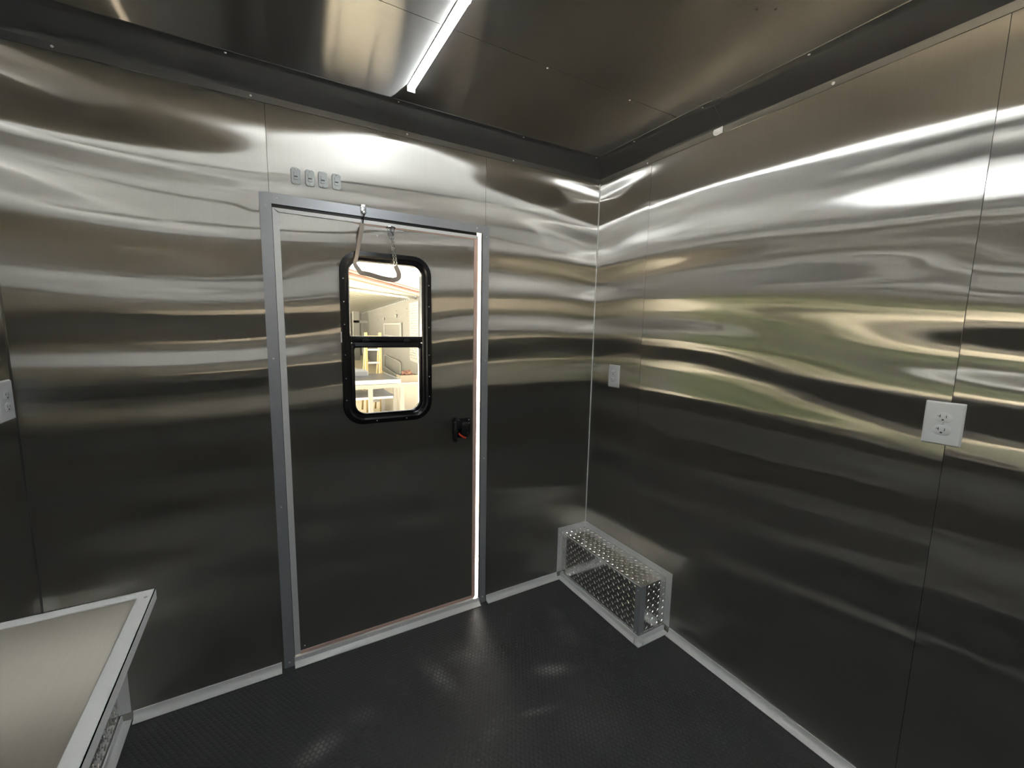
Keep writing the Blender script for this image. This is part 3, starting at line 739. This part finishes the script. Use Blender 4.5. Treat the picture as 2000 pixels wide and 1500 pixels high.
for y in (-1.05, -2.1, -3.2):
    box(bm, (XL + 0.03, y - 0.012, tz - 0.046), (tx - 0.06, y + 0.012, tz - 0.0165)); tube(bm, [(XL + 0.012, y, tz - 0.32), (tx - 0.09, y, tz - 0.045)], 0.009, 8)
    box(bm, (XL + 0.0005, y - 0.012, tz - 0.36), (XL + 0.02, y + 0.012, tz - 0.05))
link('support_bracket', bm, M_ALU, wt)

# ------------------------------------------------------------------ LED strip lights on the ceiling
def led(y0, y1, label):
    x, w = -1.020, 0.0125
    t = thing('strip_light', (x, (y0 + y1) / 2, H), label, 'ceiling light', 'slim LED strip lights on the ceiling')
    bm = bmesh.new(); box(bm, (x - w, y0, H - 0.006), (x + w, y1, H)); box(bm, (x - w - 0.0008, y0 - 0.004, H - 0.021), (x + w + 0.0008, y0, H)); box(bm, (x - w - 0.0008, y1, H - 0.021), (x + w + 0.0008, y1 + 0.002, H))
    link('housing', bm, M_WHITE, t)
    bm = bmesh.new(); extrude(bm, [(x + w * math.cos(a), H - 0.006 - 0.013 * math.sin(a)) for a in [k * PI / 10 for k in range(11)]], 'y', y0 + 0.0003, y1 - 0.0003)
    link('diffuser', bm, M_LED, t, smooth=True)
    for y in (y1 - 0.455, y0 + 0.3):
        bm = bmesh.new()
        tube(bm, [(x + (w + 0.001) * math.cos(a), y, H - 0.006 - 0.0145 * math.sin(a)) for a in [k * PI / 10 for k in range(11)]], 0.0012, 6, flat=None)
        link('clip', bm, M_SCREW, t)
led(-1.32, -0.203, 'lit LED strip light on the ceiling pointing toward the door')
led(-2.60, -1.46, 'lit LED strip light further back behind the first strip')
led(-3.88, -2.74, 'lit LED strip light nearest the back end wall')

# ------------------------------------------------------------------ outside
M_GROUND = principled('pale_concrete', (0.68, 0.59, 0.45), 0.9, 0, 0.2, 2.0)
M_GREYW = principled('grey_trailer_skin', (0.120, 0.120, 0.117), 0.5, 0, 0.08, 3)
M_CREAM = principled('cream_board', (0.200, 0.180, 0.150), 0.7, 0, 0.1, 5)
M_TAN = principled('terracotta_edge', (0.13, 0.040, 0.022), 0.6, 0, 0.1, 5)
M_ROOF = principled('galvanised_roof', (0.250, 0.250, 0.220), 0.4, 0.1, 0.1, 5)
M_WOUT = principled('white_paint', (0.250, 0.250, 0.250), 0.5)
M_YEL = principled('yellow_fibreglass', (0.250, 0.170, 0.060), 0.5)
M_ORG = principled('orange_cloth', (0.170, 0.080, 0.055), 0.8, 0, 0.2, 30)
M_CARD = principled('cardboard', (0.150, 0.130, 0.100), 0.8, 0, 0.1, 8)
M_DKTOP = principled('grey_table_top', (0.060, 0.065, 0.075), 0.3, 0.2)
M_RAIL = principled('grey_painted_steel', (0.080, 0.075, 0.070), 0.5, 0.2)
M_LEAF = principled('leaf_green', (0.100, 0.180, 0.025), 0.6, 0, 0.4, 6)
M_BARK = principled('bark', (0.16, 0.11, 0.07), 0.9, 0, 0.3, 20)
GZ = -0.50
bm = bmesh.new(); box(bm, (-60, -40, GZ - 0.1), (60, 90, GZ)); o = link('ground', bm, M_GROUND); o['kind'] = 'structure'
bm = bmesh.new(); box(bm, (XL - 0.07, -4.7, GZ), (0.07, 0.04, -0.07)); o = struct(link('trim_12', bm, M_OUT))

# neighbouring building: a side wall running away and a flat ribbed roof
def P2(t): return Vector((1.85 + 2.05 * t, 8.58 + 19.4 * t, 0))
wd_ = (P2(1) - P2(0)).normalized(); wn_ = Vector((-wd_.y, wd_.x, 0))
RZ = 2.10
shed = thing('workshop_building', (2.8, 18, GZ), 'grey open-fronted workshop with a ribbed roof seen through the door window', 'building')
def slab(bm, a, b, z0, z1, th, off=0.0):
    A, B = P2(a) + wn_ * off, P2(b) + wn_ * off
    vs = []
    for z in (z0, z1):
        for p in (A, B, B - wn_ * th, A - wn_ * th): vs.append(bm.verts.new((p.x, p.y, z)))
    for f in ((0, 1, 2, 3), (7, 6, 5, 4), (0, 4, 5, 1), (1, 5, 6, 2), (2, 6, 7, 3), (3, 7, 4, 0)): bm.faces.new([vs[k] for k in f])
bm = bmesh.new(); slab(bm, 0.0, 1.05, GZ, RZ, 0.12); link('side_wall', bm, M_GREYW, shed)
bm = bmesh.new()
for k in range(1, 11):
    for z in (1.85, 1.62):
        p = P2(k * 0.05) + wn_ * 0.005
        bmesh.ops.create_icosphere(bm, subdivisions=1, radius=0.022, matrix=Matrix.Translation((p.x, p.y, z)))
o = link('rivets', bm, M_WOUT, shed); o['kind'] = 'stuff'
bm = bmesh.new()      # ribbed roof underside
EA, EB = Vector((-1.95, 3.33, RZ)), Vector((1.85, 8.58, RZ))
FARL = Vector((-6.0, 26.0, RZ)); FARR = P2(1.05) + Vector((0, 0, RZ))
nr = 60
for k in range(nr):
    t0, t1, t2 = k / nr, (k + 0.55) / nr, (k + 1) / nr
    q = [EA.lerp(FARL, t0), EB.lerp(FARR, t0), EA.lerp(FARL, t1), EB.lerp(FARR, t1), EA.lerp(FARL, t2), EB.lerp(FARR, t2)]
    up = Vector((0, 0, 0.16))
    a = [bm.verts.new(v) for v in (q[0], q[1], q[3], q[2])]; bm.faces.new(a)
    b = [bm.verts.new(v) for v in (q[2] + up, q[3] + up, q[5] + up, q[4] + up)]; bm.faces.new(b)
    c = [bm.verts.new(v) for v in (q[2], q[3], q[3] + up, q[2] + up)]; bm.faces.new(c)
    d = [bm.verts.new(v) for v in (q[4], q[5], q[5] + up, q[4] + up)]; bm.faces.new(d)
link('roof', bm, M_ROOF, shed)
bm = bmesh.new()
dv = (EB - EA).normalized(); nv = Vector((dv.y, -dv.x, 0))
tube(bm, [EA + Vector((0, 0, 0.02)), EB + Vector((0, 0, 0.02))], 0.05, 8)
tube(bm, [EA + Vector((0, 0, 0.10)) , EB + Vector((0, 0, 0.10))], 0.035, 8)
link('fascia', bm, M_TAN, shed)
bm = bmesh.new(); tube(bm, [(EA.lerp(FARL, 0.09)) - Vector((0, 0, 0.04)), EB.lerp(FARR, 0.03) - Vector((0, 0, 0.04))], 0.03, 6); link('roof_beam', bm, M_WOUT, shed)
bm = bmesh.new(); slab(bm, 0.14, 0.35, 0.98, 1.02, 0.04, 0.05); slab(bm, 0.14, 0.35, 1.40, 1.45, 0.04, 0.05); slab(bm, 0.14, 0.15, 1.0, 1.42, 0.04, 0.05); slab(bm, 0.335, 0.35, 1.0, 1.42, 0.04, 0.05); link('window_frame', bm, M_WOUT, shed)
bm = bmesh.new(); slab(bm, 0.15, 0.335, 1.02, 1.40, 0.02, 0.03); link('window_pane', bm, M_GREYW, shed)
bm = bmesh.new()
def onwall(pts, off): return [tuple(P2(t) + wn_ * off + Vector((0, 0, z))) for t, z in pts]
tube(bm, onwall(rrect(0.15, 0.35, -0.25, 0.23, 0.035, 5), 0.04), 0.022, 6, closed=True); link('hatch_outline', bm, M_WOUT, shed)
bm = bmesh.new(); slab(bm, 0.012, 0.075, 0.4, 1.98, 0.01, 0.02)
for i in range(22):
    for j in range(5):
        p = P2(0.02 + 0.011 * j + (0.0055 if i % 2 else 0)) + wn_ * 0.022
        bmesh.ops.create_icosphere(bm, subdivisions=1, radius=0.018, matrix=Matrix.Translation((p.x, p.y, 0.5 + i * 0.066)))
link('perforated_panel', bm, M_WOUT, shed)
for t_, z_ in ((0.345, 1.62), (0.19, 1.68)):
    bm = bmesh.new(); p = P2(t_) + wn_ * 0.03; bmesh.ops.create_uvsphere(bm, u_segments=12, v_segments=8, radius=0.055, matrix=Matrix.Translation((p.x, p.y, z_))); link('round_lamp', bm, M_WOUT, shed, smooth=True)
bm = bmesh.new(); box(bm, (2.55, 22.2, GZ), (2.85, 22.5, RZ)); box(bm, (2.55, 22.2, 1.5), (3.3, 22.3, 1.62)); link('post', bm, M_WOUT, shed)
bm = bmesh.new(); box(bm, (-4.5, 26.2, GZ), (3.7, 26.4, RZ)); link('back_wall', bm, M_GREYW, shed)

# rail in front
rl = thing('guard_rail', (0.1, 4.9, GZ), 'grey square-tube guard rail outside, low in the door window', 'railing')
bm = bmesh.new(); box(bm, (-2.4, 4.86, 0.385), (1.8, 4.92, 0.445)); link('top_rail', bm, M_RAIL, rl)
for x in (-1.6, -0.87, -0.15, 0.33, 1.05, 1.7):
    bm = bmesh.new(); box(bm, (x - 0.03, 4.86, GZ), (x + 0.03, 4.92, 0.385)); link('post', bm, M_RAIL, rl)
# table with white edge
tb = thing('work_table', (-0.5, 5.9, GZ), 'dark-topped outdoor work table with a white edge behind the guard rail', 'table')
bm = bmesh.new(); box(bm, (-1.6, 5.40, 0.425), (0.42, 6.40, 0.450), 0.004); link('tabletop', bm, M_DKTOP, tb)
bm = bmesh.new(); box(bm, (-1.62, 5.36, 0.385), (0.44, 5.40, 0.452), 0.006); box(bm, (0.42, 5.38, 0.395), (0.45, 6.42, 0.452), 0.006); link('edge_band', bm, M_WOUT, tb)
bm = bmesh.new(); box(bm, (-1.55, 5.45, 0.12), (0.38, 6.35, 0.16), 0.004); link('shelf', bm, M_WOUT, tb)
for x in (-1.55, 0.34):
    for y in (5.43, 6.3):
        bm = bmesh.new(); box(bm, (x, y, GZ), (x + 0.05, y + 0.05, 0.425)); link('leg', bm, M_RAIL, tb)
bm = bmesh.new()
loft(bm, [[(x, y, 0.4505) for x, y in rrect(-0.95, 0.06, 6.05, 6.35, 0.04, 4)], [(x, y, 0.53) for x, y in rrect(-0.95, 0.06, 6.05, 6.35, 0.04, 4)], [(x, y, 0.56) for x, y in rrect(-0.90, -0.02, 6.09, 6.31, 0.04, 4)]], True, True)
tag(link('storage_lid', bm, M_WOUT, smooth=True), 'white rounded lid lying on the back of the outdoor work table', 'lid')
# step ladder
ld = thing('step_ladder', (0.4, 7.3, GZ), 'yellow fibreglass ladder standing behind the outdoor work table', 'ladder')
for x in (0.25, 0.53):
    bm = bmesh.new(); box(bm, (x, 7.30, GZ), (x + 0.05, 7.36, 1.20)); link('side_rail', bm, M_YEL, ld)
for k in range(6):
    bm = bmesh.new(); box(bm, (0.30, 7.29, -0.25 + k * 0.27), (0.53, 7.37, -0.215 + k * 0.27)); link('rung', bm, M_WOUT if k < 5 else M_YEL, ld)
for x in (0.25, 0.53):
    bm = bmesh.new(); tube(bm, [(x + 0.025, 7.9, GZ), (x + 0.025, 7.39, 1.17)], 0.02, 6); link('back_leg', bm, M_YEL, ld)
# platform, box and cloth
bm = bmesh.new(); box(bm, (0.70, 6.6, GZ), (2.1, 7.9, 0.13), 0.01); box(bm, (0.66, 6.56, 0.13), (2.14, 7.94, 0.16), 0.005)
tag(link('low_platform', bm, M_CREAM), 'cream boarded platform outside to the right of the work table', 'platform')
cb = thing('cardboard_box', (0.98, 6.85, 0.16), 'open cardboard box holding orange cloth on the cream platform', 'box')
bm = bmesh.new()
for lo, hi in (((0.80, 6.70, 0.16), (1.16, 6.71, 0.36)), ((0.80, 7.0, 0.16), (1.16, 7.01, 0.36)), ((0.80, 6.71, 0.16), (0.81, 7.0, 0.36)), ((1.15, 6.71, 0.16), (1.16, 7.0, 0.36)), ((0.80, 6.70, 0.16), (1.16, 7.01, 0.165))): box(bm, lo, hi)
link('carton', bm, M_CARD, cb)
bm = bmesh.new(); bmesh.ops.create_icosphere(bm, subdivisions=3, radius=1.0)
for v in bm.verts:
    n_ = 0.72 + 0.35 * math.sin(v.co.x * 6 + v.co.y * 3) * math.cos(v.co.z * 5 + v.co.x * 4)
    v.co = Vector((0.98 + v.co.x * 0.16 * n_, 6.855 + v.co.y * 0.13 * n_, 0.36 + v.co.z * 0.075 * (n_ + 0.3)))
tag(link('folded_cloth', bm, M_ORG, smooth=True), 'crumpled orange cloth heaped in the open cardboard box', 'cloth')

# trees to the left outside (what the steel walls reflect in green)
def tree(x, y, h, r, label):
    t = thing('leafy_tree', (x, y, GZ), label, 'tree', 'trees left of the trailer')
    bm = bmesh.new(); tube(bm, [(x, y, GZ), (x + 0.05, y, GZ + h * 0.3), (x - 0.05, y + 0.05, GZ + h * 0.75)], 0.12, 8); link('trunk', bm, M_BARK, t)
    bm = bmesh.new()
    for k in range(1800):
        d = Vector((random.gauss(0, 1), random.gauss(0, 1), random.gauss(0, 1))).normalized() * (random.random() ** 0.4)
        c = Vector((x + d.x * r, y + d.y * r, GZ + h * 0.55 + d.z * h * 0.45))
        e = Euler((random.uniform(0, 6), random.uniform(0, 6), random.uniform(0, 6))).to_matrix(); s = random.uniform(0.09, 0.17)
        bm.faces.new([bm.verts.new(c + e @ Vector(p) * s) for p in ((-1, 0, 0), (0, -0.55, 0.1), (1, 0, 0), (0, 0.55, 0.1))])
    link('crown', bm, M_LEAF, t)
tree(-6.6, 5.0, 4.6, 1.9, 'bushy green tree outside the door, nearest of the row on the left')
tree(-10.8, 6.8, 5.4, 2.1, 'bushy green tree outside the door, middle of the row on the left')
tree(-7.4, 10.2, 5.0, 2.2, 'bushy green tree outside the door, farthest of the row on the left')
tree(-11.5, 2.2, 4.9, 2.1, 'bushy green tree at the outer left end of the row')
tree(-5.4, -0.6, 3.6, 1.5, 'bushy green tree added outside the left wall for the steel to reflect, nearest to the added opening')  # unseen trees here and below, added to tint the reflections green
tree(-6.2, -4.6, 4.4, 1.9, 'bushy green tree added outside the left wall for the steel to reflect, toward the back end')
aw = thing('added_hatch', (XL - 0.06, (SY0 + SY1) / 2, 1.9), 'unseen raised flap added over the left wall opening to shape its daylight', 'hatch')  # added with the opening, out of view, to limit the sky it lets in
bm = bmesh.new(); vs = [bm.verts.new(v) for v in ((XL - 0.06, SY0, 1.90), (XL - 0.06, SY1, 1.90), (XL - 0.95, SY1, 2.25), (XL - 0.95, SY0, 2.25), (XL - 0.06, SY0, 1.94), (XL - 0.06, SY1, 1.94), (XL - 0.95, SY1, 2.29), (XL - 0.95, SY0, 2.29))]
for f in ((0, 1, 2, 3), (7, 6, 5, 4), (0, 4, 5, 1), (1, 5, 6, 2), (2, 6, 7, 3), (3, 7, 4, 0)): bm.faces.new([vs[k] for k in f])
link('added_hatch_panel', bm, M_ALU, aw)
for y in (SY0 + 0.06, SY1 - 0.06):
    bm = bmesh.new(); tube(bm, [(XL - 0.055, y, 1.35), (XL - 0.80, y, 2.185)], 0.012, 8); link('added_strut', bm, M_BLACKM, aw)
